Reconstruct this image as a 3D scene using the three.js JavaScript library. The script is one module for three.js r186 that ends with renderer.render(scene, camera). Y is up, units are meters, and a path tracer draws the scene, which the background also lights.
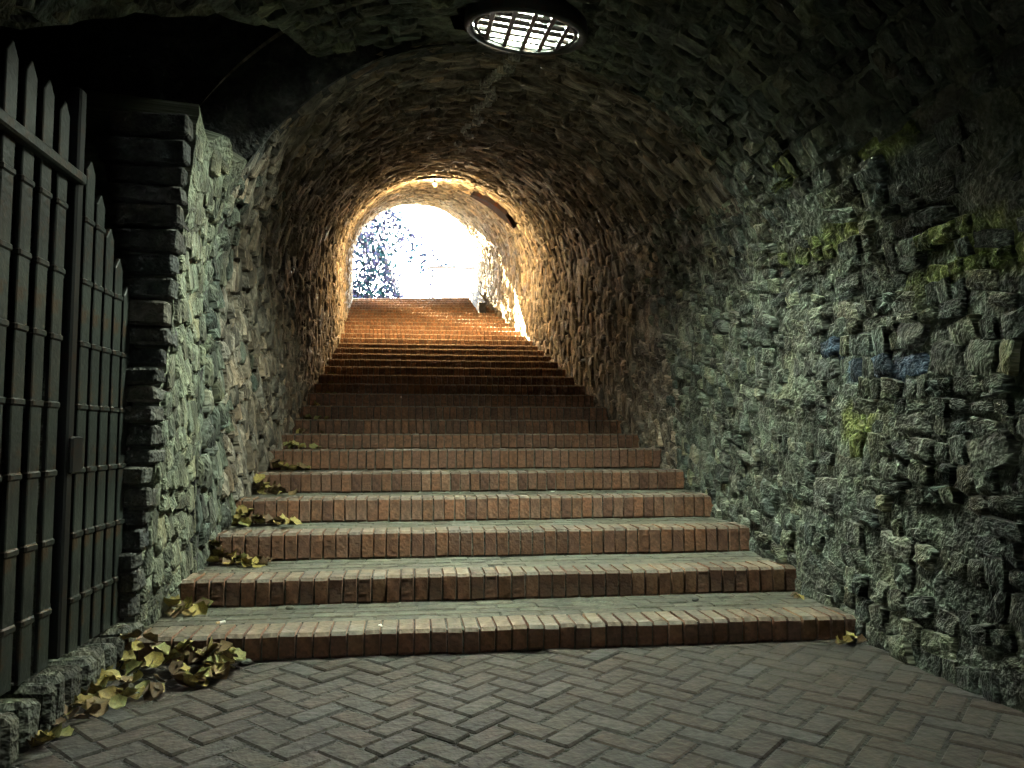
import * as THREE from 'three';
import { ConvexGeometry } from 'three/addons/geometries/ConvexGeometry.js';
import { mergeGeometries, toCreasedNormals } from 'three/addons/utils/BufferGeometryUtils.js';
import { ImprovedNoise } from 'three/addons/math/ImprovedNoise.js';
import { RectAreaLightUniformsLib } from 'three/addons/lights/RectAreaLightUniformsLib.js';

// ------------------------------------------------------------------ camera, sky, sun, exposure
const scene = new THREE.Scene();
const renderer = new THREE.WebGLRenderer({ antialias: true });
renderer.toneMapping = THREE.LinearToneMapping;
renderer.toneMappingExposure = 1.0;
renderer.shadowMap.enabled = true;
RectAreaLightUniformsLib.init();

const EYE = 1.136, YAW = THREE.MathUtils.degToRad(7.3), PITCH = THREE.MathUtils.degToRad(3.89);
const camera = new THREE.PerspectiveCamera(2 * Math.atan(384 / 750) * 180 / Math.PI, 4 / 3, 0.05, 300);
camera.position.set(0, EYE, 0);
camera.rotation.set(PITCH, -YAW, 0, 'YXZ');
camera.updateMatrixWorld(true);
camera.updateProjectionMatrix();

scene.background = new THREE.Color().setRGB(1.0, 1.06, 1.08);      // pale hazy daylight
scene.backgroundIntensity = 46;

const sun = new THREE.DirectionalLight(new THREE.Color().setRGB(1.0, 0.75, 0.40), 900);   // low warm sun beyond the upper mouth
const SUN_AT = new THREE.Vector3(0, 7, -24.6);
sun.position.copy(SUN_AT).add(new THREE.Vector3(-0.37, 0.46, -0.81).multiplyScalar(45));
sun.target.position.copy(SUN_AT);
sun.castShadow = true;
sun.shadow.mapSize.set(2048, 2048);
Object.assign(sun.shadow.camera, { left: -25, right: 25, top: 25, bottom: -25, near: 1, far: 120 });
scene.add(sun, sun.target);

const LAMP_NITS = 2900, LAMP_COLOR = new THREE.Color().setRGB(0.90, 1.0, 0.82), WARM_LAMP = new THREE.Color().setRGB(1.0, 0.63, 0.27);
const LAMP_D = 4.45, LAMP_X = 0.66, FAR_LAMP_D = 14.95;

// ------------------------------------------------------------------ helpers
function RNG(a) {
  return () => { a |= 0; a = a + 0x6D2B79F5 | 0; let t = Math.imul(a ^ a >>> 15, 1 | a); t = t + Math.imul(t ^ t >>> 7, 61 | t) ^ t; return ((t ^ t >>> 14) >>> 0) / 4294967296; };
}
const perlin = new ImprovedNoise();
const V = (x, y, z) => new THREE.Vector3(x, y, z);
const lerp = THREE.MathUtils.lerp, clamp = THREE.MathUtils.clamp, smooth = THREE.MathUtils.smoothstep;
const lin = (r, g, b) => new THREE.Color().setRGB(r, g, b);
function fbm(x, y, z, o = 4) { let s = 0, a = 1, n = 0; for (let i = 0; i < o; i++) { s += a * perlin.noise(x, y, z); n += a; a *= 0.5; x *= 2.03; y *= 2.03; z *= 2.03; } return s / n; }
function table(t, x) { if (x <= t[0][0]) return t[0][1]; for (let i = 1; i < t.length; i++) if (x <= t[i][0]) { const k = (x - t[i - 1][0]) / (t[i][0] - t[i - 1][0]); return lerp(t[i - 1][1], t[i][1], k); } return t[t.length - 1][1]; }

function noiseField(size, cells, octaves, seed, gain = 0.55) {         // tileable value noise
  const out = new Float32Array(size * size); let amp = 1, sum = 0;
  for (let o = 0; o < octaves; o++) {
    const c = cells << o, r = RNG(seed + o * 71), g = new Float32Array(c * c);
    for (let i = 0; i < g.length; i++) g[i] = r();
    for (let y = 0; y < size; y++) {
      const fy = y / size * c, y0 = Math.floor(fy), ty = fy - y0, sy = ty * ty * (3 - 2 * ty), ya = (y0 % c) * c, yb = ((y0 + 1) % c) * c;
      for (let x = 0; x < size; x++) {
        const fx = x / size * c, x0 = Math.floor(fx), tx = fx - x0, sx = tx * tx * (3 - 2 * tx), xa = x0 % c, xb = (x0 + 1) % c;
        out[y * size + x] += amp * ((g[ya + xa] * (1 - sx) + g[ya + xb] * sx) * (1 - sy) + (g[yb + xa] * (1 - sx) + g[yb + xb] * sx) * sy);
      }
    }
    sum += amp; amp *= gain;
  }
  for (let i = 0; i < out.length; i++) out[i] /= sum;
  return out;
}
function texFrom(size, fn, srgb) {
  const d = new Uint8Array(size * size * 4);
  for (let i = 0; i < size * size; i++) { const c = fn(i); for (let k = 0; k < 3; k++) d[i * 4 + k] = clamp(c[k] * 255, 0, 255); d[i * 4 + 3] = 255; }
  const t = new THREE.DataTexture(d, size, size); t.wrapS = t.wrapT = THREE.RepeatWrapping; t.magFilter = THREE.LinearFilter; t.minFilter = THREE.LinearMipmapLinearFilter; t.generateMipmaps = true;
  if (srgb) t.colorSpace = THREE.SRGBColorSpace; t.needsUpdate = true; return t;
}
const TS = 512, nA = noiseField(TS, 6, 7, 11, 0.68), nB = noiseField(TS, 4, 6, 29), nC = noiseField(TS, 48, 3, 53);
const con = (v, k) => clamp(0.5 + (v - 0.5) * k, 0, 1);
const stoneMap = texFrom(TS, (i) => { const a = con(nA[i], 2.6), b = con(nB[i], 3), v = 0.62 + 0.5 * (a - 0.5) + 0.18 * (nC[i] - 0.5); return [v * (0.98 + 0.06 * b), v * (1.0), v * (1.0 - 0.06 * b)]; }, true);
const stoneBump = texFrom(TS, (i) => { const v = con(0.6 * nA[i] + 0.4 * nC[i], 2.2); return [v, v, v]; });
const brickMap = texFrom(TS, (i) => { const v = 0.72 + 0.5 * (nA[i] - 0.5) + 0.3 * (nC[i] - 0.5), b = con(nB[i], 3); return [v, v * (0.95 + 0.08 * b), v * (0.92 + 0.14 * b)]; }, true);
const ironMap = texFrom(TS, (i) => { const r = smooth(con(nA[i], 2.4), 0.62, 0.8), v = 0.7 + 0.5 * (nB[i] - 0.5); return [v * (1 + 0.35 * r), v * (1 - 0.1 * r), v * (1 - 0.35 * r)]; }, true);

const mat = (color, o = {}) => new THREE.MeshStandardMaterial({ color, roughness: 0.9, metalness: 0, ...o });
const stoneBase = { map: stoneMap, bumpMap: stoneBump, bumpScale: 0.022, roughness: 0.88 };
const brickBase = { map: brickMap, bumpMap: stoneBump, bumpScale: 0.006, roughness: 0.8 };

function shadows(o) { o.traverse((m) => { if (m.isMesh) { m.castShadow = true; m.receiveShadow = true; } }); }
const taken = new Map();
function numbered(n) { const k = taken.get(n) ?? 0; taken.set(n, k + 1); return k ? n + '_' + String(k).padStart(3, '0') : n; }
function tag(o, label, category, group, kind) { o.userData.label = label; if (category) o.userData.category = category; if (group) o.userData.group = group; if (kind) o.userData.kind = kind; return o; }
function top(o, name) { o.name = numbered(name); scene.add(o); return o; }
function part(name, geo, m, parent) { const o = new THREE.Mesh(geo, m); o.name = name; parent.add(o); return o; }
function structure(name, geo, m, label) { const o = top(new THREE.Mesh(geo, m), name); o.userData.kind = 'structure'; if (label) o.userData.label = label; return o; }

function boxUV(g, ox = 0, oy = 0) {                                   // box projection in metres
  if (!g.attributes.normal) g.computeVertexNormals();
  const p = g.attributes.position, n = g.attributes.normal, uv = new Float32Array(p.count * 2);
  for (let i = 0; i < p.count; i++) {
    const ax = Math.abs(n.getX(i)), ay = Math.abs(n.getY(i)), az = Math.abs(n.getZ(i));
    const [u, v] = ay >= ax && ay >= az ? [p.getX(i), p.getZ(i)] : ax >= az ? [p.getZ(i), p.getY(i)] : [p.getX(i), p.getY(i)];
    uv[i * 2] = u + ox; uv[i * 2 + 1] = v + oy;
  }
  g.setAttribute('uv', new THREE.BufferAttribute(uv, 2)); return g;
}
function chamferBox(w, h, d, c, rnd, jit = 0, cx = c) {                        // 44 triangles
  const pts = []; const j = () => rnd ? (rnd() - 0.5) * 2 * jit : 0;
  for (const x of [-1, 1]) for (const y of [-1, 1]) for (const z of [-1, 1]) {
    const X = x * w / 2 + j(), Y = y * h / 2 + j(), Z = z * d / 2 + j();
    pts.push(V(X - x * cx, Y - y * c, Z), V(X - x * cx, Y, Z - z * c), V(X, Y - y * Math.max(c, cx), Z - z * Math.max(c, cx)));
  }
  const g = new ConvexGeometry(pts); return boxUV(g, rnd ? rnd() * 3 : 0, rnd ? rnd() * 3 : 0);
}
function boxAt(w, h, d, x, y, z, c = 0) { const g = c ? chamferBox(w, h, d, c) : boxUV(new THREE.BoxGeometry(w, h, d).toNonIndexed()); g.translate(x, y, z); return g; }
function tube(pts, r, seg = 12, rad = 6) { return boxUV(new THREE.TubeGeometry(new THREE.CatmullRomCurve3(pts), seg, r, rad, false).toNonIndexed()); }
function paint(g, fn) {                                                // per-face colours
  const p = g.attributes.position, n = g.attributes.normal, c = new Float32Array(p.count * 3);
  for (let i = 0; i < p.count; i++) { const k = fn(p, n, i); c[i * 3] = k.r; c[i * 3 + 1] = k.g; c[i * 3 + 2] = k.b; }
  g.setAttribute('color', new THREE.BufferAttribute(c, 3)); return g;
}
class Soup {                                                           // many small pieces joined: position, normal, uv, colour
  constructor() { this.p = []; this.n = []; this.uv = []; this.c = []; }
  add(g, m, color) {
    const p = g.attributes.position, n = g.attributes.normal, uv = g.attributes.uv, gc = g.attributes.color, v = V(0, 0, 0), nm = new THREE.Matrix3().getNormalMatrix(m);
    for (let i = 0; i < p.count; i++) {
      v.fromBufferAttribute(p, i).applyMatrix4(m); this.p.push(v.x, v.y, v.z);
      v.fromBufferAttribute(n, i).applyMatrix3(nm).normalize(); this.n.push(v.x, v.y, v.z);
      this.uv.push(uv.getX(i), uv.getY(i));
      if (gc) this.c.push(gc.getX(i) * color.r, gc.getY(i) * color.g, gc.getZ(i) * color.b); else this.c.push(color.r, color.g, color.b);
    }
  }
  geometry() {
    const g = new THREE.BufferGeometry(); const f = (a, k) => new THREE.BufferAttribute(new Float32Array(a), k);
    g.setAttribute('position', f(this.p, 3)); g.setAttribute('normal', f(this.n, 3)); g.setAttribute('uv', f(this.uv, 2)); g.setAttribute('color', f(this.c, 3)); return g;
  }
}
const tmpV = V(0, 0, 0);
function seen(p, margin = 0.02) {                                      // pixel scale (px per metre) if in frame, else 0
  tmpV.copy(p).applyMatrix4(camera.matrixWorldInverse); const depth = -tmpV.z; if (depth < 0.2) return 0;
  tmpV.copy(p).project(camera); return Math.abs(tmpV.x) < 1 + margin && Math.abs(tmpV.y) < 1 + margin ? 750 / depth : 0;
}

// ------------------------------------------------------------------ measures of the place (d = distance up the passage, z = -d)
const GO = 0.68, D1 = 4.0;
const H = [23, 52, 85.7, 119.4, 150.8, 185.8, 214.6, 245.9, 279.8, 315.5, 349, 383, 418, 452, 484, 517.6, 549.7].map((v) => v * 0.005333);
for (let i = 0; i < 14; i++) H.push(H[H.length - 1] + 0.19);
const N_STEPS = H.length, stepD = (i) => D1 + GO * i, TOP_H = H[N_STEPS - 1], TOP_D = stepD(N_STEPS - 1);
const RING_D = 4.9, EXIT_D = 24.6, ENTRY_D = -9, JAMB_D = 4.15, HOLE_D = 1.6;
const SLOPE = 0.2585, WALL_H = 2.0, ARCH_S = 6.0, S_END = WALL_H * 2 + ARCH_S, RISE = 1.9;
const base = (d) => { const t = d - 4.2; return SLOPE * (t + Math.sqrt(t * t + 0.35)) / 2; };
const crown = (d) => 3.58 + base(d) - 0.08 * smooth(d, 15, 24.6);
const axisX = (d) => table([[15, 0.475], [24.6, -0.06]], d);
const leftX = (d) => d < RING_D ? -1.5 : table([[4.9, -1.36], [9, -1.40], [14.9, -1.54], [24.6, -2.1]], d);
const rightX = (d) => table([[15, 2.46], [24.6, 1.98]], d);
function pierFace(s, d) {                                              // leaning pier that dies into the vault ring
  const k = smooth(d, JAMB_D, RING_D), y = s - 0.32, a = V(-1.425 + 0.082 * y, y, -d), b = P(s, RING_D, false); a.x = lerp(a.x, b.x, k); a.y = lerp(a.y, b.y, k); return a;
}
function P(s, d, chamber = d < RING_D) {
  if (chamber === 'pier') return pierFace(s, d);                                // inner face of the passage; s runs from the left foot over the crown to the right foot
  const ys = crown(d) - RISE, cx = axisX(d);
  if (s <= WALL_H) return V(chamber ? -1.5 : leftX(d), ys - WALL_H + s, -d);
  if (s >= WALL_H + ARCH_S) return V(rightX(d), ys + (WALL_H + ARCH_S - s), -d);
  const f = (s - WALL_H) / ARCH_S * Math.PI, e = chamber && f < Math.PI / 2 ? 0.75 : 1;
  const c = Math.cos(f), w = c > 0 ? cx - (chamber ? -1.5 : leftX(d)) : rightX(d) - cx;
  return V(cx - Math.sign(c) * w * Math.pow(Math.abs(c), e), ys + RISE * Math.pow(Math.abs(Math.sin(f)), e), -d);
}
function frameAt(s, d, chamber) {                                      // tangents along the passage and round the arch, inward normal
  const e = 0.01, a = P(s - e, d, chamber), b = P(s + e, d, chamber), c = P(s, d - e, chamber), f = P(s, d + e, chamber);
  const ts = b.sub(a).normalize(), td = f.sub(c).normalize(), n = new THREE.Vector3().crossVectors(td, ts).normalize();
  if (n.dot(V(axisX(d), crown(d) - 1.9, -d).sub(P(s, d, chamber))) < 0) n.negate();
  return { ts, td, n };
}
const holeTop = [[1.6, 2.1], [2.2, 2.3], [2.8, 2.58], [3.4, 3.0], [3.8, 3.24], [4.3, 3.44], [4.9, 3.6]];
function sOfY(y, d) { const ys = crown(d) - RISE; if (y <= ys) return WALL_H - (ys - y); const r = clamp((y - ys) / RISE, 0, 0.999); return WALL_H + Math.asin(Math.pow(r, 1 / 0.75)) / Math.PI * ARCH_S; }
const PIER_S = (d) => 3.2 - 0.25 * (d - JAMB_D) + 0.05 * Math.sin(d * 17);

// ------------------------------------------------------------------ stone tones
const tonesVault = [[0.50, 0.43, 0.33], [0.43, 0.375, 0.29], [0.57, 0.485, 0.37], [0.36, 0.32, 0.255], [0.48, 0.43, 0.35], [0.54, 0.435, 0.315]];
const tonesGreen = [[0.25, 0.29, 0.22], [0.20, 0.245, 0.195], [0.30, 0.33, 0.255], [0.165, 0.205, 0.17], [0.24, 0.265, 0.215], [0.28, 0.31, 0.205]];
const tonesPier = [[0.36, 0.40, 0.28], [0.31, 0.36, 0.26], [0.42, 0.45, 0.32], [0.34, 0.36, 0.25]];
const tonesMoss = [[0.30, 0.36, 0.10], [0.24, 0.31, 0.08]];
const tonesPaint = [[0.10, 0.17, 0.27]];
const tonesDarker = [[0.10, 0.125, 0.095], [0.08, 0.10, 0.08], [0.12, 0.14, 0.10], [0.13, 0.14, 0.11]];
const tonesDark = [[0.11, 0.115, 0.10], [0.085, 0.09, 0.085], [0.14, 0.14, 0.12]];
const palette = {}; for (const [k, t] of Object.entries({ vault: tonesVault, green: tonesGreen, pier: tonesPier, moss: tonesMoss, paint: tonesPaint, dark: tonesDark, darker: tonesDarker })) palette[k] = t.map((c) => ({ color: lin(...c), m: mat(lin(...c), stoneBase) }));
const soupStone = mat(0xffffff, { ...stoneBase, vertexColors: true });

// pillow-shaped stones, 50 triangles each
function stoneGeometry(seed, boxy) {
  const r = RNG(seed), g0 = [-0.5, -0.43, -0.16, 0.16, 0.43, 0.5], pos = [], uv = [], idx = [], ou = r() * 4, ov = r() * 4, sk = (r() - 0.5) * 0.22, sq = (r() - 0.5) * 0.22;
  const tilt = [(r() - 0.5) * 0.9, (r() - 0.5) * 0.9];
  for (let j = 0; j < 6; j++) for (let i = 0; i < 6; i++) {
    let x = g0[i], y = g0[j]; const edge = i === 0 || j === 0 || i === 5 || j === 5, near = i === 1 || j === 1 || i === 4 || j === 4;
    const rr = Math.hypot(x, y) * 2, k = 1 - (boxy ? 0.05 : 0.16) * Math.max(0, rr - 0.8);
    const z = edge ? -0.9 : (near ? 0.55 : 0.9) + (r() - 0.5) * (boxy ? 0.35 : 0.9) + tilt[0] * x + tilt[1] * y;
    x = x * k + sk * y + (r() - 0.5) * 0.09; y = y * k + sq * x * 0.5 + (r() - 0.5) * 0.09;
    pos.push(x, y, z); uv.push(x * 0.26 + ou, y * 0.16 + ov);
  }
  for (let j = 0; j < 5; j++) for (let i = 0; i < 5; i++) { const a = j * 6 + i; if ((i + j) % 2) idx.push(a, a + 1, a + 7, a, a + 7, a + 6); else idx.push(a, a + 1, a + 6, a + 1, a + 7, a + 6); }
  const g = new THREE.BufferGeometry(); g.setAttribute('position', new THREE.Float32BufferAttribute(pos, 3)); g.setAttribute('uv', new THREE.Float32BufferAttribute(uv, 2)); g.setIndex(idx);
  return toCreasedNormals(g, 0.7);
}
const stoneShapes = Array.from({ length: 20 }, (_, i) => stoneGeometry(100 + i, i % 3 === 0));

function layStones(parent, list, most = 300) {                         // the largest in view are meshes of their own, the rest one joined part
  for (const q of list) {
    const f = frameAt(q.s, q.d, q.chamber), p = q.at ?? P(q.s, q.d, q.chamber);
    const ca = Math.cos(q.turn), sa = Math.sin(q.turn), x = f.td.clone().multiplyScalar(ca).addScaledVector(f.ts, sa), y = f.ts.clone().multiplyScalar(ca).addScaledVector(f.td, -sa);
    let z = f.n; if (x.clone().cross(y).dot(z) < 0) x.negate();
    q.m = new THREE.Matrix4().makeBasis(x.multiplyScalar(q.ld), y.multiplyScalar(q.ls), z.clone().multiplyScalar(q.out)).setPosition(p.clone().addScaledVector(f.n, q.sink ?? -0.01));
    const k = seen(p), view = tmpV.copy(p).sub(camera.position).normalize().dot(f.n); q.area = k * k * q.ld * q.ls * Math.max(0.08, -view);
  }
  list.sort((a, b) => b.area - a.area);
  const soup = new Soup();
  list.forEach((q, i) => {
    if (i < most && q.area > 0) { const o = part('stone', stoneShapes[q.shape], q.tone.m, parent); o.matrixAutoUpdate = true; q.m.decompose(o.position, o.quaternion, o.scale); }
    else soup.add(stoneShapes[q.shape], q.m, q.tone.color);
  });
  if (soup.p.length) { const o = part('rubble_stones', soup.geometry(), soupStone, parent); o.userData.kind = 'stuff'; }
}

// backing face of mortar with real lumps, given as a closed slab (inner face, outer face, rims)
function slab(sAt, dList, nS, { amp = 0.03, thick = 0.45, tone, chamber, skip, flat } = {}) {
  const nD = dList.length, pos = [], uv = [], col = [], idx = [], row = nS + 1;
  for (const side of [0, 1]) dList.forEach((d) => {
    for (let i = 0; i <= nS; i++) {
      const s = sAt(d, i / nS), p = P(s, d, chamber), f = frameAt(s, d, chamber);
      const q = p.clone(), lump = amp * (1.5 * fbm(q.x * 2.3, q.y * 2.3, q.z * 2.3, 3) + 1.0 * fbm(q.x * 11, q.y * 11, q.z * 11 + 7, 3));
      if (side) q.addScaledVector(f.n, -thick); else if (!flat) q.addScaledVector(f.n, lump - 0.01);
      pos.push(q.x, q.y, q.z); uv.push(s, d);
      const c = tone(q, s, d); col.push(c.r, c.g, c.b);
    }
  });
  const o = nD * row;
  for (let j = 0; j < nD - 1; j++) for (let i = 0; i < nS; i++) {
    const a = j * row + i, b = a + row;
    if (!(skip && skip((sAt(dList[j], (i + 0.5) / nS)), (dList[j] + dList[j + 1]) / 2))) idx.push(a, a + 1, b + 1, a, b + 1, b);
    idx.push(o + a, o + b + 1, o + a + 1, o + a, o + b, o + b + 1);
  }
  for (let i = 0; i < nS; i++) for (const j of [0, nD - 1]) { const a = j * row + i; idx.push(a, o + a, o + a + 1, a, o + a + 1, a + 1); }
  for (let j = 0; j < nD - 1; j++) for (const i of [0, nS]) { const a = j * row + i, b = a + row; idx.push(a, b, o + b, a, o + b, o + a); }
  const g = new THREE.BufferGeometry(); g.setAttribute('position', new THREE.Float32BufferAttribute(pos, 3)); g.setAttribute('uv', new THREE.Float32BufferAttribute(uv, 2)); g.setAttribute('color', new THREE.Float32BufferAttribute(col, 3)); g.setIndex(idx);
  return toCreasedNormals(g, 0.9);
}
function dSteps(a, b, near) { const o = [a]; let d = a; while (d < b - 1e-6) { const st = d < 1.4 ? 0.4 : d < 8 ? near : near * 2; d = Math.min(b, d + st); o.push(d); } return o; }

const greenish = (p) => smooth(fbm(p.x * 0.9 + 3, p.y * 0.9, p.z * 0.9, 3) * 1.6 + ((p.x < 0 ? 6.3 : 7.6) + p.z) * 0.55 - 0.2, -0.35, 0.35);   // algae grow on the damp lower part, tan stone further up
const inDarkerPatch = (p) => p.x > 1.2 && -p.z < 5 && fbm(p.x * 1.1, p.y * 1.1 + 4, p.z * 1.1, 3) * 1.5 + (3.15 + p.z) > 0;      // patch of darker stones and mortar with a ragged outline, lower hall side
// moss cushions and old paint daubs on the right wall: height, distance, half height, half length (metres)
const mossPatches = [[1.18, 3.98, 0.14, 0.13], [2.27, 4.17, 0.06, 0.5], [1.90, 2.9, 0.08, 0.4], [2.71, 4.15, 0.09, 0.25], [1.87, 3.39, 0.06, 0.1], [2.56, 3.26, 0.08, 0.16], [2.05, 3.0, 0.06, 0.3]];
const paintPatches = [[1.50, 3.97, 0.06, 0.07], [1.47, 3.60, 0.065, 0.11], [1.62, 4.15, 0.04, 0.06]];
const onPatch = (list, p, j = 1) => list.some(([y, d, ry, rd]) => Math.hypot((p.y - y) / ry, (-p.z - d) / rd) < j);
const mixTone = (a, b, k) => a.clone().lerp(b, k);
const mVault = lin(0.40, 0.35, 0.27), mGreen = lin(0.235, 0.28, 0.215), mPier = lin(0.36, 0.40, 0.285), mDark = lin(0.10, 0.105, 0.095);
const grainTone = (p, c) => c.clone().multiplyScalar(1 + 0.45 * fbm(p.x * 5, p.y * 5, p.z * 5, 3));

// ------------------------------------------------------------------ the passage: walls and vault
const S_LEFT = 2.9, S_RIGHT = 7.1, mortar = mat(0xffffff, { ...stoneBase, bumpScale: 0.03, vertexColors: true });
const lampS = (d, x) => WALL_H + ARCH_S / Math.PI * Math.acos(clamp((axisX(d) - x) / 1.97, -1, 1));
const LAMPS = [[lampS(LAMP_D, LAMP_X), LAMP_D], [lampS(FAR_LAMP_D, 0.34), FAR_LAMP_D]];
const inLamp = (s, d, r) => LAMPS.some(([a, b]) => Math.hypot((s - a) * 1.0, d - b) < r);
const mDarker = lin(0.10, 0.12, 0.092), mMoss = lin(0.27, 0.33, 0.10), mPaint = lin(0.09, 0.17, 0.30);
const toneWall = (p) => grainTone(p, p.x > 1.2 && onPatch(mossPatches, p, 1 + 1.2 * fbm(p.x * 7, p.y * 7, p.z * 7, 2)) ? mMoss : p.x > 1.2 && onPatch(paintPatches, p, 1 + 1.2 * fbm(p.x * 9, p.y * 9, p.z * 9, 2)) ? mPaint : inDarkerPatch(p) ? mDarker : mixTone(mVault, mGreen, greenish(p)));

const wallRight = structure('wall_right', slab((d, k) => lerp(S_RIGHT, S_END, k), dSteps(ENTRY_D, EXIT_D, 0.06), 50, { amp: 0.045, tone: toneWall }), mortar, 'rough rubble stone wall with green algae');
const wallLeft = structure('wall_left', slab((d, k) => lerp(0, S_LEFT, k), dSteps(RING_D, EXIT_D, 0.07), 42, { amp: 0.045, tone: toneWall, chamber: false }), mortar, 'rough stone wall beside the stairs');
const wallPier = structure('wall_left_pier', slab((d, k) => lerp(0, PIER_S(d), k), dSteps(JAMB_D, RING_D + 0.08, 0.05), 60, { amp: 0.03, thick: 0.6, tone: (p) => grainTone(p, mPier), chamber: 'pier' }), mortar, 'pale rendered stone pier beside the iron gate');
const wallNear = structure('wall_left_near', slab((d, k) => lerp(0, sOfY(2.1, d), k), dSteps(ENTRY_D, HOLE_D, 0.2), 10, { amp: 0.03, tone: (p) => grainTone(p, mGreen), chamber: true }), mortar);
const ceilingUpper = structure('ceiling', slab((d, k) => lerp(S_LEFT, S_RIGHT, k), dSteps(RING_D, EXIT_D, 0.07), 64, { amp: 0.045, tone: (p) => grainTone(p, mVault), chamber: false, skip: (s, d) => inLamp(s, d, 0.33) }), mortar, 'rough stone barrel vault of the passage');
const ceilingNear = structure('ceiling_near', slab((d, k) => lerp(sOfY(d < HOLE_D ? 2.1 : table(holeTop, d), d), S_RIGHT, k), dSteps(ENTRY_D, RING_D + 0.06, 0.07), 80, { amp: 0.045, tone: (p) => grainTone(p, mGreen), chamber: true, skip: (s, d) => inLamp(s, d, 0.33) }), mortar, 'dark stone vault overhead by the gate');

// end face of the narrower vault ring, facing down the passage
{
  const pts = [], n = 40, out = [];
  for (let i = 0; i <= n; i++) pts.push(P(lerp(0, 5.3, i / n), RING_D, false));
  const sh = new THREE.Shape(); pts.forEach((p, i) => i ? sh.lineTo(p.x, p.y) : sh.moveTo(p.x, p.y));
  sh.lineTo(pts[n].x, pts[n].y + 0.35); sh.lineTo(-0.6, 4.75); sh.lineTo(-2.2, 5.0); sh.lineTo(-2.2, pts[0].y);
  const g = new THREE.ExtrudeGeometry(sh, { depth: 0.12, bevelEnabled: false }); g.translate(0, 0, -RING_D - 0.13);
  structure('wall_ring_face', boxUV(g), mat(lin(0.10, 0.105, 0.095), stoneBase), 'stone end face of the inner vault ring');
}
// dark side passage behind the gate
{
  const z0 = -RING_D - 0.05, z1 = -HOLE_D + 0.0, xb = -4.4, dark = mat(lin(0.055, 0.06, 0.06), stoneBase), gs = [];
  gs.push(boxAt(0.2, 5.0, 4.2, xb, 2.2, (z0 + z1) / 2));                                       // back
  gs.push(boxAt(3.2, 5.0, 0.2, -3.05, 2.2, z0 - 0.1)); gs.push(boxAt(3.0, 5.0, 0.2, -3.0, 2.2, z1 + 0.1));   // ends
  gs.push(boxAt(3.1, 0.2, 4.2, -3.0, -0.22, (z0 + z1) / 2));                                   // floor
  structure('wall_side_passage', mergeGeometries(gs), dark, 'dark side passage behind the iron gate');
  // soffit springing from the edge of the opening
  const pos = [], idx = [], uv = [], ds = dSteps(HOLE_D - 0.12, RING_D + 0.18, 0.08), nx = 14;
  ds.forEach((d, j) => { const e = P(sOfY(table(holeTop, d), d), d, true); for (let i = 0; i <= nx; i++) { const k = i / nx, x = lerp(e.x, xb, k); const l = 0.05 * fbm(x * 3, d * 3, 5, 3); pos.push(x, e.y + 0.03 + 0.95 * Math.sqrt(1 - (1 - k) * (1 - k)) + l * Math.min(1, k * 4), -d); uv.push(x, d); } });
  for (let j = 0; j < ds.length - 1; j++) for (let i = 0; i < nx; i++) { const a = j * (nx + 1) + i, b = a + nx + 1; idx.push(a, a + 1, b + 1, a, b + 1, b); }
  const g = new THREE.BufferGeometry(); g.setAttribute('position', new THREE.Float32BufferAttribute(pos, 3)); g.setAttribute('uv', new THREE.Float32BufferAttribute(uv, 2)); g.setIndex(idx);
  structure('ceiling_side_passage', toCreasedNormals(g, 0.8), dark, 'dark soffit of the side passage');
}

// stones of the right wall
function toneAt(p, r, kind) {
  if (kind === 'pier') return palette.pier[Math.floor(r() * 4)];
  if (p.x > 1.2 && -p.z < 7) {
    const j = 0.75 + r() * 0.5;
    if (onPatch(mossPatches, p, j)) return palette.moss[Math.floor(r() * 2)];
    if (onPatch(paintPatches, p, j)) return palette.paint[0];
    if (inDarkerPatch(p)) return palette.darker[Math.floor(r() * 4)];
  }
  return kind !== 'crown' && r() < greenish(p) ? palette.green[Math.floor(r() * 6)] : palette.vault[Math.floor(r() * 6)];
}
{
  const r = RNG(7), list = [];
  let s = S_END - 0.2;
  while (s > S_RIGHT) {                                                // coursed rubble from the foot up
    const h = 0.07 + r() * 0.075; let d = 1.6 + r() * 0.2;
    while (d < 8.2) {
      const l = 0.08 + r() * r() * 0.30;
      if (r() > 0.16) { const q = { s: s - h / 2 + (r() - 0.5) * 0.03, d: d + l / 2, ld: l * 0.96, ls: h * (0.7 + r() * 0.65), out: 0.010 + r() * 0.036, turn: (r() - 0.5) * 0.55, shape: Math.floor(r() * 20), sink: -0.018 + r() * 0.022 }; q.tone = toneAt(P(q.s, q.d), r); list.push(q); }
      d += l;
    }
    s -= h;
  }
  for (let d = 8.2; d < EXIT_D - 0.1;) { const w = 0.12 + r() * 0.1; for (let t = S_RIGHT - r() * 0.18; t < S_END - 0.1;) { const l = 0.16 + r() * 0.26; const q = { s: t + l / 2, d: d + w / 2, ls: l * 0.95, ld: w * (0.85 + r() * 0.3), out: 0.018 + r() * 0.035, turn: (r() - 0.5) * 0.3, shape: Math.floor(r() * 20), sink: -0.02 + r() * 0.03 }; q.tone = toneAt(P(q.s, q.d), r); list.push(q); t += l; } d += w; }
  layStones(wallRight, list);
}
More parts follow.
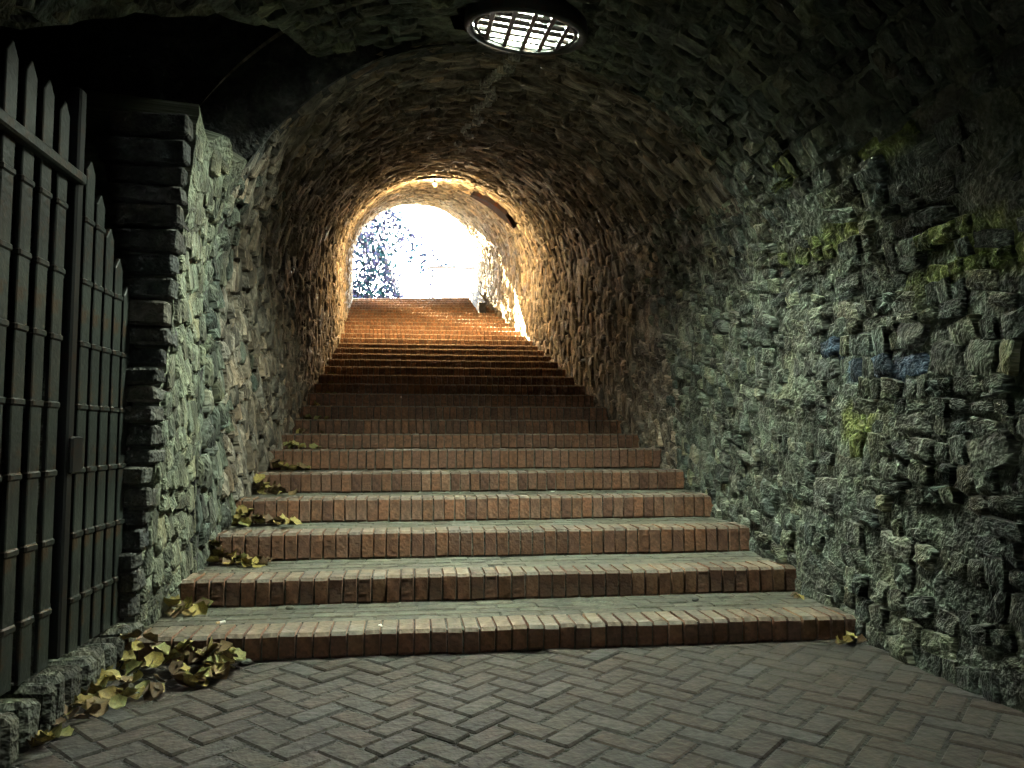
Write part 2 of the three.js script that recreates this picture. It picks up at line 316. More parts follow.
// stones of the left wall and of the vault, laid in rings
function rings(d0, d1, s0, s1, seed, chamber, kind, rough = 1, loose = false) {
  const r = RNG(seed), list = [];
  for (let d = d0; d < d1;) {
    const w = Math.min((d < 10 ? 0.085 : 0.12) + r() * (d < 10 ? 0.075 : 0.1), Math.max(0.05, d1 - d)), a = typeof s0 === 'function' ? s0(d + w / 2) : s0, b = typeof s1 === 'function' ? s1(d + w / 2) : s1;
    for (let t = a + (loose ? -0.12 : 0.01) + r() * 0.12, e = b + (loose ? r() * 0.12 : -0.06); t < e;) {
      const l = Math.min((d < 4.9 ? 0.10 : d < 10 ? 0.12 : 0.16) + r() * (d < 4.9 ? 0.13 : d < 10 ? 0.2 : 0.24), Math.max(0.06, e + 0.02 - t));
      if (!inLamp(t + l / 2, d + w / 2, 0.44)) { const q = { s: t + l / 2, d: d + w / 2, ls: l * 0.95, ld: w * (0.85 + r() * 0.25), out: (0.017 + r() * 0.035) * rough, turn: (r() - 0.5) * 0.3, shape: Math.floor(r() * 20), sink: (-0.02 + r() * 0.03) * rough, chamber }; q.tone = toneAt(P(q.s, q.d, chamber), r, kind); list.push(q); }
      t += l;
    }
    d += w;
  }
  return list;
}
layStones(wallLeft, rings(RING_D + 0.02, EXIT_D - 0.1, 0.15, S_LEFT, 21, false, null, 1, true));
layStones(wallPier, rings(JAMB_D + 0.02, RING_D + 0.05, 0.3, (d) => PIER_S(d) - 0.06, 22, 'pier', 'pier', 0.36));
layStones(ceilingUpper, rings(RING_D + 0.02, EXIT_D - 0.1, S_LEFT, S_RIGHT, 23, false, 'crown', 1, true));
layStones(ceilingNear, rings(2.0, RING_D - 0.02, (d) => sOfY(table(holeTop, d), d), S_RIGHT, 24, true));

// jagged jamb of the pier, bricks toothing towards the gate
{
  const r = RNG(31), dark = [palette.dark[0].m, palette.dark[1].m, palette.dark[2].m];
  for (let y = 0.2; y < 2.78;) { const h = 0.085 + r() * 0.06, w = 0.30 + r() * 0.14, o = part('brick', chamferBox(w, h * 0.86, 0.16, 0.012, r, 0.008), dark[Math.floor(r() * 3)], wallPier); o.position.set(-1.44 + 0.082 * y - w / 2 + r() * 0.02, y + h / 2, -JAMB_D + 0.0 + (r() - 0.5) * 0.05); o.rotation.set((r() - 0.5) * 0.06, (r() - 0.5) * 0.1, (r() - 0.5) * 0.05); y += h; }
}
// white lime crust along the crown
{
  const r = RNG(41), soup = new Soup(), m = new THREE.Matrix4(), e = new THREE.Euler(), q = new THREE.Quaternion();
  for (let i = 0; i < 80; i++) {
    const k = i / 79, d = lerp(5.0, 10.5, k * k * 0.6 + k * 0.4), x = lerp(0.62, 0.56, k) + 0.05 * Math.sin(d * 5.1) + (r() - 0.5) * 0.05, s = lampS(d, x), f = frameAt(s, d, false);
    if (d > 8.2 && r() < 0.4) continue;
    q.setFromEuler(e.set(-Math.PI / 2 + (r() - 0.5) * 0.4, 0, (r() - 0.5) * 1.2)); q.setFromUnitVectors(V(0, 0, 1), f.n);
    m.compose(P(s, d, false).addScaledVector(f.n, 0.045), q, V(0.05 + r() * 0.05, 0.08 + r() * 0.08, 0.02)); soup.add(stoneShapes[i % 20], m, lin(0.85, 0.84, 0.76));
  }
  part('lime_crust', soup.geometry(), soupStone, ceilingUpper).userData.kind = 'stuff';
}

// ------------------------------------------------------------------ floor: herringbone brick paving
const pavTones = [[0.074, 0.064, 0.049], [0.065, 0.058, 0.047], [0.081, 0.07, 0.053], [0.07, 0.064, 0.053], [0.077, 0.063, 0.047]].map((c) => ({ color: lin(...c), m: mat(lin(...c), brickBase) }));
const soupBrick = mat(0xffffff, { ...brickBase, vertexColors: true });
{
  const g = boxAt(5.0, 0.2, 15.2, 0.48, -0.107, 2.9); paint(g, (p) => lin(0.10, 0.105, 0.085));
  const floor = structure('floor', g, mat(lin(0.06, 0.062, 0.048), stoneBase), 'herringbone brick paving at the foot of the stairs');
  const r = RNG(51), W = 0.118, shapes = Array.from({ length: 8 }, () => chamferBox(2 * W - 0.012, 0.05, W - 0.012, 0.007, r, 0.003));
  const A = Math.PI / 4 + 0.02, ca = Math.cos(A), sa = Math.sin(A), soup = new Soup(), list = [];
  for (let i = -75; i < 75; i++) for (let j = -75; j < 75; j++) {
    const c = (((i - j) % 4) + 4) % 4; if (c !== 0 && c !== 3) continue;
    const u = (c === 0 ? i + 1 : i + 0.5) * W, v = (c === 0 ? j + 0.5 : j + 1) * W, x = u * ca - v * sa + 0.4, z = u * sa + v * ca - 3.1;
    if (x < -1.62 || x > 2.6 || z < -4.05 || z > 1.5) continue;
    const p = V(x, -0.025 + (r() - 0.5) * 0.006 + 0.008 * fbm(x * 1.5, z * 1.5, 2, 2), z), k = seen(p, 0.08);
    list.push({ p, k, turn: -A + (c === 3 ? Math.PI / 2 : 0) + (r() - 0.5) * 0.03, shape: Math.floor(r() * 8), tone: pavTones[Math.floor(r() * 5)], tx: (r() - 0.5) * 0.02, tz: (r() - 0.5) * 0.02 });
  }
  list.sort((a, b) => b.k - a.k);
  const m = new THREE.Matrix4(), q = new THREE.Quaternion(), one = V(1, 1, 1);
  list.forEach((b, i) => {
    q.setFromEuler(new THREE.Euler(b.tx, b.turn, b.tz, 'YXZ'));
    if (i < 300 && b.k) { const o = part('brick', shapes[b.shape], b.tone.m, floor); o.position.copy(b.p); o.quaternion.copy(q); }
    else soup.add(shapes[b.shape], m.compose(b.p, q, one), b.tone.color);
  });
  part('paving_bricks', soup.geometry(), soupBrick, floor).userData.kind = 'stuff';
}

// ------------------------------------------------------------------ staircase
const stairs = top(new THREE.Group(), 'brick_staircase');
tag(stairs, 'long flight of brick steps climbing through the vaulted passage', 'staircase');
{
  const r = RNG(61), dust = mat(lin(0.15, 0.155, 0.115), stoneBase), pitch = 0.086;
  const redTones = [[0.31, 0.16, 0.085], [0.26, 0.138, 0.078], [0.35, 0.18, 0.092], [0.29, 0.16, 0.095], [0.24, 0.13, 0.08]].map((c) => lin(...c));
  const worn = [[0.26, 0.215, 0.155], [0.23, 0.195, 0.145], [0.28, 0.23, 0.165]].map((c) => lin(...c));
  const noseMat = mat(0xffffff, { ...brickBase, vertexColors: true });
  let single = 0;
  for (let i = 0; i < N_STEPS; i++) {
    const d = stepD(i), h = H[i], rise = i ? h - H[i - 1] : h, skew = i > 17 ? -(i - 17) / 13 * 0.16 : 0;
    const xl = Math.min(leftX(d), leftX(d + GO)) - 0.12, xr = rightX(d) + 0.1;
    const depth = GO + 0.3, w = xr - xl, cxs = (xl + xr) / 2;
    const sg = boxAt(w, 0.5, depth, 0, -0.256, -depth / 2 - 0.015);
    const step = part('step', sg, dust, stairs); step.position.set(cxs, h, -d); step.rotation.y = skew;
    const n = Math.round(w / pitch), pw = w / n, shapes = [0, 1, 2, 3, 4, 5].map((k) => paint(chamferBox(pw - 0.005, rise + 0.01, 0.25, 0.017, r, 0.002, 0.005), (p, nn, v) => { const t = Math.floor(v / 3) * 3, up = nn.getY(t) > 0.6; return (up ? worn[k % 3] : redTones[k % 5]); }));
    const soup = new Soup(), m = new THREE.Matrix4(), q = new THREE.Quaternion(), one = V(1, 1, 1), e = new THREE.Euler();
    for (let k = 0; k < n; k++) {
      const x = -w / 2 + (k + 0.5) * pw, y = -rise / 2 + (r() - 0.5) * 0.005 + 0.006 * fbm(x * 1.2, i * 3.1, 0, 2), z = -0.125 + (r() - 0.5) * 0.005 + 0.008 * fbm(x * 0.7, i * 5.3, 3, 2), sh = shapes[Math.floor(r() * 6)];
      q.setFromEuler(e.set((r() - 0.5) * 0.03, (r() - 0.5) * 0.02, (r() - 0.5) * 0.02));
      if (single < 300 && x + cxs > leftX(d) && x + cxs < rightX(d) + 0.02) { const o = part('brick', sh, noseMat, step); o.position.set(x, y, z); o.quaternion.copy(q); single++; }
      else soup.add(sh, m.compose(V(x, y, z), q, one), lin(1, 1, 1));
    }
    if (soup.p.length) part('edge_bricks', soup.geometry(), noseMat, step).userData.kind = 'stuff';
    // running bricks behind the edge course
    const s2 = new Soup(), flat = [0, 1, 2].map(() => chamferBox(0.225, 0.05, 0.1, 0.006, r, 0.003));
    for (let row = 0; row < 5; row++) for (let x = -w / 2 + (row % 2) * 0.117; x < w / 2 - 0.1; x += 0.234) {
      const t = 0.85 + r() * 0.3; s2.add(flat[Math.floor(r() * 3)], m.compose(V(x + 0.117, -0.027 + (r() - 0.5) * 0.006, -0.25 - 0.055 - row * 0.11), q.setFromEuler(e.set((r() - 0.5) * 0.02, (r() - 0.5) * 0.02, 0)), one), lin(0.15 * t, 0.155 * t, 0.115 * t));
    }
    part('tread_bricks', s2.geometry(), soupBrick, step).userData.kind = 'stuff';
  }
}

// ------------------------------------------------------------------ iron gate on its kerb
const iron = mat(lin(0.038, 0.05, 0.04), { map: ironMap, bumpMap: stoneBump, bumpScale: 0.003, roughness: 0.55, metalness: 0.2 });
const ironDark = mat(lin(0.025, 0.028, 0.026), { map: ironMap, roughness: 0.5, metalness: 0.4 });
const gate = top(new THREE.Group(), 'iron_gate'); gate.position.set(-1.49, 0, -3.1);
tag(gate, 'dark iron picket gate with banded bars closing the side passage', 'gate');
{
  const topAt = (d) => table([[2.0, 2.62], [3.2, 2.56], [3.42, 2.5], [3.6, 2.34], [3.8, 2.13], [4.0, 1.93], [4.12, 1.82]], d), bandY = [0.42, 0.70, 0.98, 1.26, 1.54, 1.82, 2.1];
  const collar = chamferBox(0.03, 0.03, 0.094, 0.007), Z = (d) => -d + 3.1;
  for (const d of [2.45, 2.59, 2.73, 2.87, 3.01, 3.15, 3.29, 3.56, 3.68, 3.80, 3.92, 4.04]) {
    const t = topAt(d), sh = new THREE.Shape(); sh.moveTo(-0.038, 0.2); sh.lineTo(0.038, 0.2); sh.lineTo(0.038, t - 0.05); sh.lineTo(0, t); sh.lineTo(-0.038, t - 0.05); sh.closePath();
    const g = new THREE.ExtrudeGeometry(sh, { depth: 0.012, bevelEnabled: true, bevelSize: 0.004, bevelThickness: 0.004, bevelSegments: 1 }); g.rotateY(Math.PI / 2); g.translate(0, 0, Z(d));
    const p = part('picket', boxUV(g.index ? g.toNonIndexed() : g, d), iron, gate);
    for (const y of bandY) if (y < t - 0.1) { const c = part('collar', collar, iron, p); c.position.set(0.008, y, Z(d)); }
  }
  for (const y of [0.42, 1.26, 1.82]) part('rail', boxAt(0.02, 0.035, 1.75, -0.022, y, Z(3.28), 0.004), ironDark, gate);
  part('transom', boxAt(0.05, 0.05, 1.15, 0.025, 2.25, Z(2.86), 0.008), iron, gate);
  part('stile', boxAt(0.055, 2.45, 0.06, 0.0, 1.43, Z(3.43), 0.008), ironDark, gate);
  part('stile', boxAt(0.05, 1.66, 0.03, 0.0, 1.02, Z(4.12), 0.006), iron, gate);
  part('lock_box', boxAt(0.05, 0.16, 0.1, 0.02, 1.05, Z(3.46), 0.008), ironDark, gate);
}
{
  const kerb = top(new THREE.Group(), 'kerb'); tag(kerb, 'low kerb of upright weathered stones under the iron gate', 'kerb');
  const r = RNG(71), ms = [[0.15, 0.155, 0.12], [0.12, 0.125, 0.10], [0.175, 0.175, 0.135]].map((c) => mat(lin(...c), stoneBase));
  for (let d = 2.35; d < 4.08;) {
    const l = 0.09 + r() * 0.06; if (d > 3.02 && d < 3.12) { d = 3.12; continue; }
    const hh = (d < 3.05 ? 0.20 : 0.215) + (r() - 0.5) * 0.03, o = part('kerb_stone', chamferBox(0.24, hh, l * 0.93, 0.022, r, 0.009), ms[Math.floor(r() * 3)], kerb);
    o.position.set(-1.50 + (r() - 0.5) * 0.015, hh / 2 - 0.03, -d - l / 2); o.rotation.set(0, (r() - 0.5) * 0.08, (r() - 0.5) * 0.05); d += l;
  }
}

// ------------------------------------------------------------------ caged ceiling lamps
const frost = (e, c) => new THREE.MeshStandardMaterial({ color: lin(0.7, 0.8, 0.65), emissive: c.clone(), emissiveIntensity: e, roughness: 0.4 });
function lamp(s, d, nits, tint, glow, deep, label, chamber) {
  const o = top(new THREE.Group(), 'ceiling_lamp'), f = frameAt(s, d, chamber), p = P(s, d, chamber).addScaledVector(f.n, 0.055);
  o.position.copy(p); const back = f.td.clone().addScaledVector(f.n, -f.td.dot(f.n)).normalize(), up = f.n.clone().negate();
  o.quaternion.setFromRotationMatrix(new THREE.Matrix4().makeBasis(new THREE.Vector3().crossVectors(up, back.clone().negate()), up, back.clone().negate()));
  tag(o, label, 'lamp', 'caged lamps in the vault');
  const R = 0.335, lathe = (pts, seg = 40) => boxUV(new THREE.LatheGeometry(pts.map(([x, y]) => new THREE.Vector2(x, y)), seg).toNonIndexed());
  part('ring', lathe([[R, 0.06], [R, 0], [R + 0.012, -0.014], [R + 0.035, -0.014], [R + 0.05, 0.0], [R + 0.05, 0.12], [R, 0.06]]), iron, o);
  part('inner_ring', lathe([[R - 0.035, 0.03], [R - 0.035, 0.006], [R - 0.012, 0.006], [R - 0.012, 0.03], [R - 0.035, 0.03]]), iron, o);
  part('housing', lathe([[R + 0.015, 0.0], [R + 0.015, deep + 0.1], [R - 0.05, deep + 0.14], [0.001, deep + 0.14]]), mat(lin(0.03, 0.036, 0.03), { map: ironMap, roughness: 0.8 }), o);
  for (const x of [-0.225, -0.1, 0.02, 0.13, 0.235]) { const l = 2 * Math.sqrt(R * R - x * x) - 0.01; part('bar', boxAt(0.028, 0.026, l, x, 0.012, 0, 0.003), ironDark, o); }
  for (const z of [-0.2, -0.1, 0, 0.1, 0.2]) { const l = 2 * Math.sqrt(R * R - z * z) - 0.01; part('bar', boxAt(l, 0.022, 0.03, 0, 0.018, z, 0.003), ironDark, o); }
  const gear = part('lamp_body', boxAt(0.28, 0.10, 0.34, -0.01, deep + 0.085, -0.155, 0.012), mat(lin(0.3, 0.34, 0.27), { roughness: 0.5 }), o);
  for (const x of [-0.078, 0.058]) part('diffuser', boxAt(0.124, 0.035, 0.33, x, deep + 0.025, -0.155, 0.01), frost(glow, tint), gear);
  const a = new THREE.RectAreaLight(tint, nits, 0.26, 0.33); a.position.set(-0.01, deep + 0.004, -0.155); a.rotation.x = -Math.PI / 2; o.add(a);
  return o;
}
lamp(LAMPS[0][0], LAMP_D, LAMP_NITS, LAMP_COLOR, 3, 0.165, 'large round caged lamp overhead above the lowest steps', true);
const farLamp = lamp(LAMPS[1][0], FAR_LAMP_D, 6000, WARM_LAMP, 3, 0.03, 'small distant caged lamp in the crown near the bright exit', false);

{ // extra light added below the far lamp's cage to brighten the vault
  const added_bulb = part('added_bulb', boxUV(new THREE.SphereGeometry(0.04, 14, 10).toNonIndexed()), frost(6, WARM_LAMP), farLamp); added_bulb.position.set(0, -0.11, 0);
  part('added_bulb_holder', boxUV(new THREE.CylinderGeometry(0.02, 0.025, 0.09, 10).toNonIndexed()), ironDark, farLamp).position.set(0, -0.03, 0);
  const pl = new THREE.PointLight(WARM_LAMP, 44, 0, 2); pl.position.set(0, -0.11, 0); pl.castShadow = true; farLamp.add(pl);
}

// dark iron strap bent to the vault near the exit
{
  const d0 = 16.3, sh = [], n = 16, pos = [], idx = [], soupPts = [];
  const s0 = WALL_H + ARCH_S * 0.635, s1 = WALL_H + ARCH_S * 0.83;
  for (let i = 0; i <= n; i++) {
    const k = i / n, s = lerp(s0, s1, k), w = 0.42 * Math.min(1, (1 - k) * 3.2) * (0.6 + 0.4 * Math.min(1, k * 4)) + 0.006, dd = d0 - 0.5 * k, f = frameAt(s, dd, false), c = P(s, dd, false);
    for (const [a, o] of [[-1, 0.02], [1, 0.02], [1, 0.11], [-1, 0.11]]) { const v = c.clone().addScaledVector(f.td, a * w).addScaledVector(f.n, o); pos.push(v.x, v.y, v.z); }
  }
  for (let i = 0; i < n; i++) for (let k = 0; k < 4; k++) { const a = i * 4 + k, b = i * 4 + (k + 1) % 4; idx.push(a, b, b + 4, a, b + 4, a + 4); }
  idx.push(0, 2, 1, 0, 3, 2); const e = n * 4; idx.push(e, e + 1, e + 2, e, e + 2, e + 3);
  const g = new THREE.BufferGeometry(); g.setAttribute('position', new THREE.Float32BufferAttribute(pos, 3)); g.setIndex(idx);
  const o = top(new THREE.Mesh(boxUV(toCreasedNormals(g, 0.6)), new THREE.MeshPhysicalMaterial({ color: lin(0.03, 0.024, 0.026), map: ironMap, roughness: 1, specularIntensity: 0.05 })), 'iron_strap'); tag(o, 'dark tapering iron strap bent along the vault near the exit', 'strap');
}

// ------------------------------------------------------------------ fallen leaves
function leafGeometry(seed) {
  const r = RNG(seed), pts = [[0, -0.52], [0.22, -0.38], [0.42, -0.24], [0.40, 0.0], [0.45, 0.2], [0.28, 0.32], [0, 0.54], [-0.28, 0.32], [-0.45, 0.2], [-0.40, 0.0], [-0.42, -0.24], [-0.22, -0.38]].map(([x, y]) => [x * (0.9 + r() * 0.25), y * (0.9 + r() * 0.25)]);
  const pos = [], idx = [], cu = 0.5 + r() * 1.4, cv = (r() - 0.3) * 1.2, zf = (x, y) => cu * x * x + cv * y * y + 0.25 * Math.abs(x) * (r() - 0.3), n = pts.length;
  for (const top_ of [0, 1]) { pos.push(0, -0.02, 0.02 * top_); for (const k of [0.55, 1]) for (const [x, y] of pts) pos.push(x * k, y * k, 0); }
  const one = 1 + 2 * n; for (let i = 0; i < one; i++) { const z = zf(pos[i * 3], pos[i * 3 + 1]); pos[i * 3 + 2] = z; pos[(i + one) * 3 + 2] = z + 0.02; }
  for (const o of [0, one]) for (let i = 0; i < n; i++) { const a = o + 1 + i, b = o + 1 + (i + 1) % n, t = o ? [[o, a, b], [a, a + n, b + n], [a, b + n, b]] : [[o, b, a], [a, b + n, a + n], [a, b, b + n]]; for (const q of t) idx.push(...q); }
  const g = new THREE.BufferGeometry(); g.setAttribute('position', new THREE.Float32BufferAttribute(pos, 3)); g.setIndex(idx); g.rotateX(-Math.PI / 2); return boxUV(toCreasedNormals(g, 0.8));
}
const leafShapes = Array.from({ length: 7 }, (_, i) => leafGeometry(300 + i));
const leafMats = [[0.50, 0.42, 0.10], [0.42, 0.33, 0.09], [0.28, 0.20, 0.08], [0.56, 0.50, 0.16], [0.36, 0.37, 0.12], [0.18, 0.12, 0.055]].map((c) => mat(lin(...c), { map: brickMap, roughness: 0.75 }));
function heap(n, seed, spot, label, group, size = [0.06, 0.10]) {
  const r = RNG(seed), hue = ['mustard yellow', 'ochre', 'brown', 'pale yellow', 'greenish', 'dark brown'];
  for (let i = 0; i < n; i++) {
    const [x, y, z, wild = 0.5] = spot(r, i, n), k = size[0] + r() * (size[1] - size[0]), c = Math.floor(r() * 6), o = top(new THREE.Mesh(leafShapes[Math.floor(r() * 7)], leafMats[c]), 'fallen_leaf');
    o.position.set(x, y + 0.008, z); o.scale.setScalar(k); o.rotation.set((r() - 0.5) * 2 * wild, r() * 6.28, (r() - 0.5) * 2 * wild, 'YXZ'); tag(o, hue[c] + ' ' + label, 'leaf', group);
  }
}
heap(100, 401, (r, i, n) => {                                            // heap in the corner of bottom step and kerb
  const a = r(), b = r(), x = -1.40 + 0.55 * Math.pow(a, 1.3), near = clamp((x + 1.40) / 0.55, 0, 1), z = -3.93 + b * b * lerp(0.75, 0.22, near), hgt = 0.17 * (1 - near * 0.6) * (1 - b) + 0.02; return [x, hgt * (0.25 + 0.75 * (i / n)), z, 0.8];
}, 'dry leaf heaped where the bottom step meets the kerb', 'leaves heaped at the foot of the stairs');
heap(14, 402, (r) => { const z = -3.42 + r() * 0.45; return [-1.40 + r() * 0.12, 0.01, z, 0.4]; }, 'dry leaf scattered on the paving along the gate kerb', 'leaves along the kerb', [0.05, 0.09]);
const onStep = (i, n, seed, x0, x1, ord, hh) => heap(n, seed, (r, k) => { const a = r(), x = lerp(x0, x1, a * a); return [x, H[i] + hh * 1.3 * (1 - a) * (k / n), -stepD(i + 1) + 0.04 + r() * 0.17, 0.7]; }, 'dry leaf gathered at the pier end of the ' + ord + ' step', 'leaves on the ' + ord + ' step', [0.07, 0.115]);
onStep(0, 14, 410, -1.36, -1.15, 'lowest', 0.07);
onStep(1, 26, 411, -1.33, -0.98, 'second lowest', 0.10);
onStep(2, 26, 412, -1.31, -0.90, 'third lowest', 0.10);
onStep(3, 20, 413, -1.30, -1.0, 'fourth lowest', 0.10);
onStep(4, 16, 414, -1.30, -0.9, 'fifth lowest', 0.08);
onStep(5, 10, 415, -1.30, -0.95, 'sixth lowest', 0.06);
for (let i = 6; i < 13; i++) onStep(i, 5, 420 + i, leftX(stepD(i)) + 0.08, leftX(stepD(i)) + 0.4, ['', '', '', '', '', '', 'seventh', 'eighth', 'ninth', 'tenth', 'eleventh', 'twelfth', 'thirteenth'][i], 0.05);
heap(6, 440, (r) => [2.28 + r() * 0.16, 0.01, -3.96 + r() * 0.1, 0.4], 'small leaf on the paving at the right foot of the stairs', 'leaves at the right foot of the stairs', [0.05, 0.08]);
heap(3, 441, (r) => [2.30 + r() * 0.05, H[0] + 0.01, -4.5 + r() * 0.1, 0.4], 'leaf on the lowest step against the rubble wall', 'leaves on the lowest step by the wall', [0.05, 0.07]);

// small litter
function bit(name, geo, m, x, y, z, ry, label, cat) { const o = top(new THREE.Mesh(geo, m), name); o.position.set(x, y, z); o.rotation.y = ry; tag(o, label, cat); return o; }
{
  const butt = top(new THREE.Group(), 'cigarette_butt'); butt.position.set(-1.03, H[0] + 0.006, -4.26); butt.rotation.y = 0.6; tag(butt, 'white cigarette butt lying on the lowest step', 'cigarette butt');
  const cyl = (l, x) => { const g = new THREE.CylinderGeometry(0.0065, 0.0065, l, 8).toNonIndexed(); g.rotateZ(Math.PI / 2); g.translate(x, 0.006, 0); return boxUV(g); };
  part('paper', cyl(0.03, 0.012), mat(lin(0.75, 0.75, 0.7)), butt); part('filter', cyl(0.018, -0.012), mat(lin(0.5, 0.36, 0.18)), butt);
  const r = RNG(91), peb = (k) => boxUV(toCreasedNormals(new THREE.IcosahedronGeometry(k, 1), 0.6)), grey = mat(lin(0.22, 0.23, 0.18), stoneBase), pale = mat(lin(0.7, 0.7, 0.62));
  bit('pebble', peb(0.028).scale(1.3, 0.7, 1), grey, -0.83, 0.012, -3.94, 0.4, 'grey lump of stone against the bottom riser', 'pebble');
  bit('pebble', peb(0.022).scale(1.5, 0.6, 1), mat(lin(0.05, 0.05, 0.045)), 1.71, H[0] + 0.008, -4.5, 0.8, 'black pebble on the lowest step towards the rubble wall', 'pebble');
  bit('pebble', peb(0.02).scale(1.3, 0.8, 1), mat(lin(0.07, 0.065, 0.05)), -0.72, H[0] + 0.008, -4.58, 0.2, 'dark pebble at the back of the lowest step', 'pebble');
  bit('paper_scrap', chamferBox(0.02, 0.006, 0.028, 0.002, r, 0.002), pale, -0.18, H[0] + 0.004, -4.12, 0.3, 'tiny white paper scrap on the lowest step', 'litter');
  bit('paper_scrap', chamferBox(0.03, 0.006, 0.02, 0.002, r, 0.002), pale, 1.20, H[3] + 0.004, -6.55, 0.3, 'tiny white paper scrap on the fourth step', 'litter');
  bit('paper_scrap', chamferBox(0.018, 0.006, 0.014, 0.002, r, 0.002), pale, -0.98, 0.006, -3.72, 0.3, 'tiny pale scrap on the paving before the bottom step', 'litter');
}

// ------------------------------------------------------------------ beyond the exit and behind the viewer
const earth = mat(lin(0.30, 0.27, 0.17), stoneBase);
{
  const g1 = boxAt(60, 0.4, 40, 0, TOP_H - 0.22, -TOP_D - 20.3);
  structure('ground_upper', g1, earth, 'sunlit ground at the top of the stairs');
  { // unseen end wall added behind the viewer, its arched opening sized to limit fill light
    const sh = new THREE.Shape(); sh.moveTo(-2.2, -0.3); sh.lineTo(3.1, -0.3); sh.lineTo(3.1, 4.3); sh.lineTo(-2.2, 4.3); sh.closePath();
    const hole = new THREE.Path(); hole.moveTo(0.1, 1.4); hole.lineTo(0.85, 1.4); hole.lineTo(0.85, 2.1); hole.absarc(0.475, 2.1, 0.375, 0, Math.PI, false); hole.lineTo(0.1, 1.4); sh.holes.push(hole);
    const g = new THREE.ExtrudeGeometry(sh, { depth: 0.4, bevelEnabled: false }); g.translate(0, 0, -ENTRY_D - 0.3); structure('wall_added_end', boxUV(g), mat(lin(0.25, 0.27, 0.2), stoneBase), 'added unseen stone end wall with an opening sized for the fill light');
  }
  structure('ground_lower', boxAt(30, 0.3, 14, 0, -0.2, 16.6), earth, 'ground before the lower entrance');
  // cheek wall along the open upper stairs
  const sh = new THREE.Shape(); sh.moveTo(20.3, H[23] - 0.3); sh.lineTo(20.3, H[24] + 0.30); sh.lineTo(TOP_D + 0.5, TOP_H + 0.55); sh.lineTo(TOP_D + 0.5, TOP_H - 0.3);
  const g = new THREE.ExtrudeGeometry(sh, { depth: 0.17, bevelEnabled: true, bevelSize: 0.01, bevelThickness: 0.01, bevelSegments: 1 }); g.rotateY(Math.PI / 2); g.translate(1.70, 0, 0);
  const o = top(new THREE.Mesh(boxUV(g), mat(lin(0.02, 0.022, 0.032), stoneBase)), 'cheek_wall'); tag(o, 'low grey cheek wall along the open upper steps', 'wall');
  // white garden wall with coping and hedge
  const gw = top(new THREE.Group(), 'garden_wall'); gw.position.set(3.4, TOP_H, -32); tag(gw, 'white rendered garden wall with thin coping above the exit', 'wall');
  part('render', boxAt(5.8, 2.66, 0.3, 0, 1.33, 0), mat(lin(0.8, 0.8, 0.76), { bumpMap: stoneBump, bumpScale: 0.004 }), gw);
  part('coping', boxAt(5.95, 0.07, 0.42, 0, 2.70, 0, 0.01), mat(lin(0.025, 0.016, 0.012)), gw);
}
function leafCloud(n, seed, spot, size, tones) {
  const r = RNG(seed), soup = new Soup(), g = new THREE.BufferGeometry(), m = new THREE.Matrix4(), q = new THREE.Quaternion(), e = new THREE.Euler();
  g.setAttribute('position', new THREE.Float32BufferAttribute([0, -0.5, 0, 0.26, 0, 0.06, 0, 0, -0.03, -0.26, 0, 0.06, 0, 0.5, 0.02], 3)); g.setIndex([0, 1, 2, 0, 2, 3, 2, 1, 4, 3, 2, 4]); g.setAttribute('uv', new THREE.Float32BufferAttribute([0.5, 0, 1, 0.5, 0.5, 0.5, 0, 0.5, 0.5, 1], 2));
  const flat = g.toNonIndexed(); flat.computeVertexNormals();
  for (let i = 0; i < n; i++) { const p = spot(r), k = size * (0.6 + r() * 0.8); soup.add(flat, m.compose(p, q.setFromEuler(e.set(r() * 6.3, r() * 6.3, r() * 6.3)), V(k, k, k)), tones[Math.floor(r() * tones.length)]); }
  return soup.geometry();
}
const leafy = new THREE.MeshPhysicalMaterial({ color: 0xffffff, vertexColors: true, roughness: 1, specularIntensity: 0.1, side: THREE.DoubleSide });
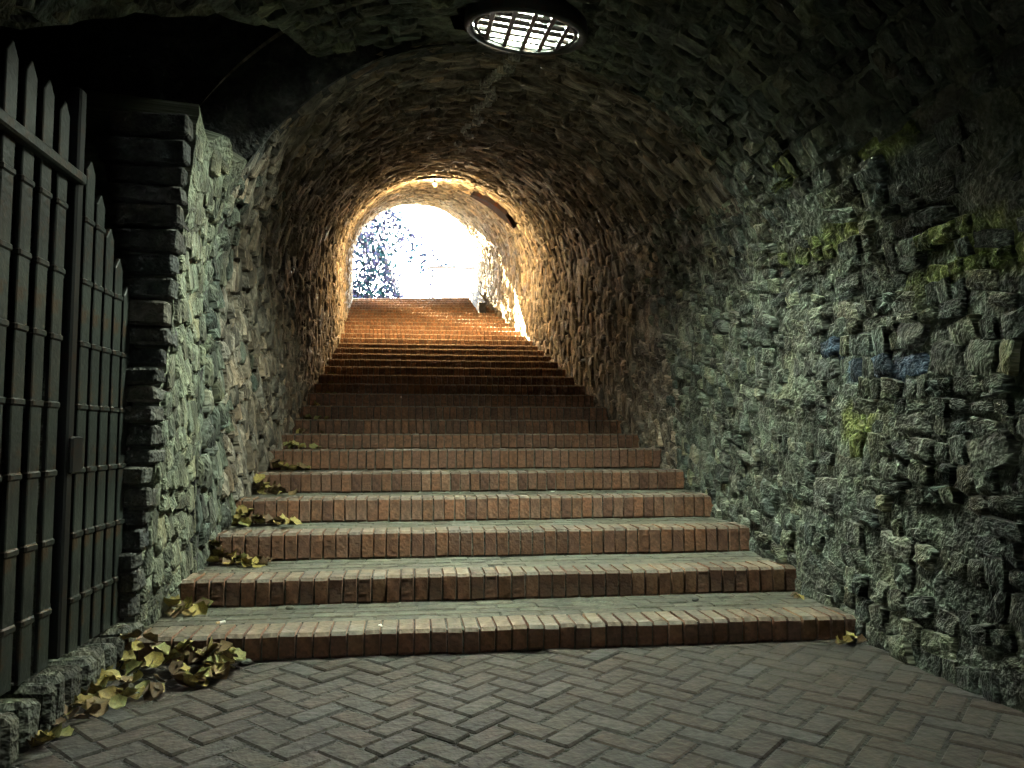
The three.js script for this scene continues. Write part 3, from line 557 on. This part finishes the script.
{
  const tree = top(new THREE.Group(), 'drooping_tree'); tree.position.set(-3.4, TOP_H, -30); tag(tree, 'pale drooping tree beyond the exit above the top step', 'tree');
  const bark = mat(lin(0.16, 0.14, 0.17), { bumpMap: stoneBump, bumpScale: 0.02 }), r = RNG(501), curves = [];
  part('trunk', tube([V(0, -0.1, 0), V(0.1, 2, 0), V(0.05, 4, 0.1), V(0.3, 6.2, 0)], 0.17, 14, 8), bark, tree);
  for (let i = 0; i < 13; i++) {
    const y0 = 3.6 + r() * 3.0, reach = 1.4 + r() * 2.8, z = (r() - 0.5) * 2.4, drop = 1.6 + r() * 2.2, c = new THREE.CatmullRomCurve3([V(0.1, y0 - 0.4, 0), V(reach * 0.35, y0 + 0.1, z * 0.4), V(reach * 0.75, y0 - drop * 0.5, z * 0.8), V(reach, y0 - drop - 0.4, z)]);
    curves.push(c); part('branch', boxUV(new THREE.TubeGeometry(c, 12, 0.022 + r() * 0.02, 5, false).toNonIndexed()), bark, tree);
  }
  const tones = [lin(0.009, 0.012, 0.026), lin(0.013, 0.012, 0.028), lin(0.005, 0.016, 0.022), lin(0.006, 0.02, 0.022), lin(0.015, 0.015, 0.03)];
  const g = leafCloud(4200, 502, (q) => { const c = curves[Math.floor(q() * curves.length)], p = c.getPoint(0.25 + 0.75 * q()); return p.add(V((q() - 0.5) * 0.5, -q() * q() * 1.8, (q() - 0.5) * 0.6)); }, 0.2, tones);
  part('foliage', g, leafy, tree).userData.kind = 'stuff';
  const low = leafCloud(3200, 503, (q) => V(0.2 + q() * 2.6 * (0.5 + 0.5 * q()), 0.1 + q() * q() * 3.6, (q() - 0.5) * 2), 0.22, tones);
  const bush = top(new THREE.Group(), 'leafy_bush'); bush.position.set(-3.3, TOP_H, -30.8); tag(bush, 'dense bluish bush under the drooping tree beyond the exit', 'bush');
  part('foliage', low, leafy, bush).userData.kind = 'stuff'; for (let i = 0; i < 5; i++) part('stem', tube([V(0.5 + i * 0.4, -0.05, 0), V(0.55 + i * 0.42, 0.9, 0.1), V(0.4 + i * 0.5, 1.9, -0.1)], 0.02, 6, 5), bark, bush);
  const hedge = top(new THREE.Group(), 'clipped_hedge'); hedge.position.set(3.4, TOP_H + 2.74, -33.2); tag(hedge, 'dark hedge showing above the white garden wall', 'hedge');
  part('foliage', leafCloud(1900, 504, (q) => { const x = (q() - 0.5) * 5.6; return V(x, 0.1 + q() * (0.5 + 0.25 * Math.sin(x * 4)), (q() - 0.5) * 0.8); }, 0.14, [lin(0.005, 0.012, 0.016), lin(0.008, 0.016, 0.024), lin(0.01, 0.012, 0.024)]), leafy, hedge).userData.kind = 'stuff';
  for (let i = 0; i < 6; i++) part('stem', tube([V(-2.5 + i, -2.8, 0), V(-2.48 + i, -1, 0.05), V(-2.5 + i, 0.35, 0)], 0.03, 6, 5), bark, hedge);
}

shadows(scene);
renderer.render(scene, camera);
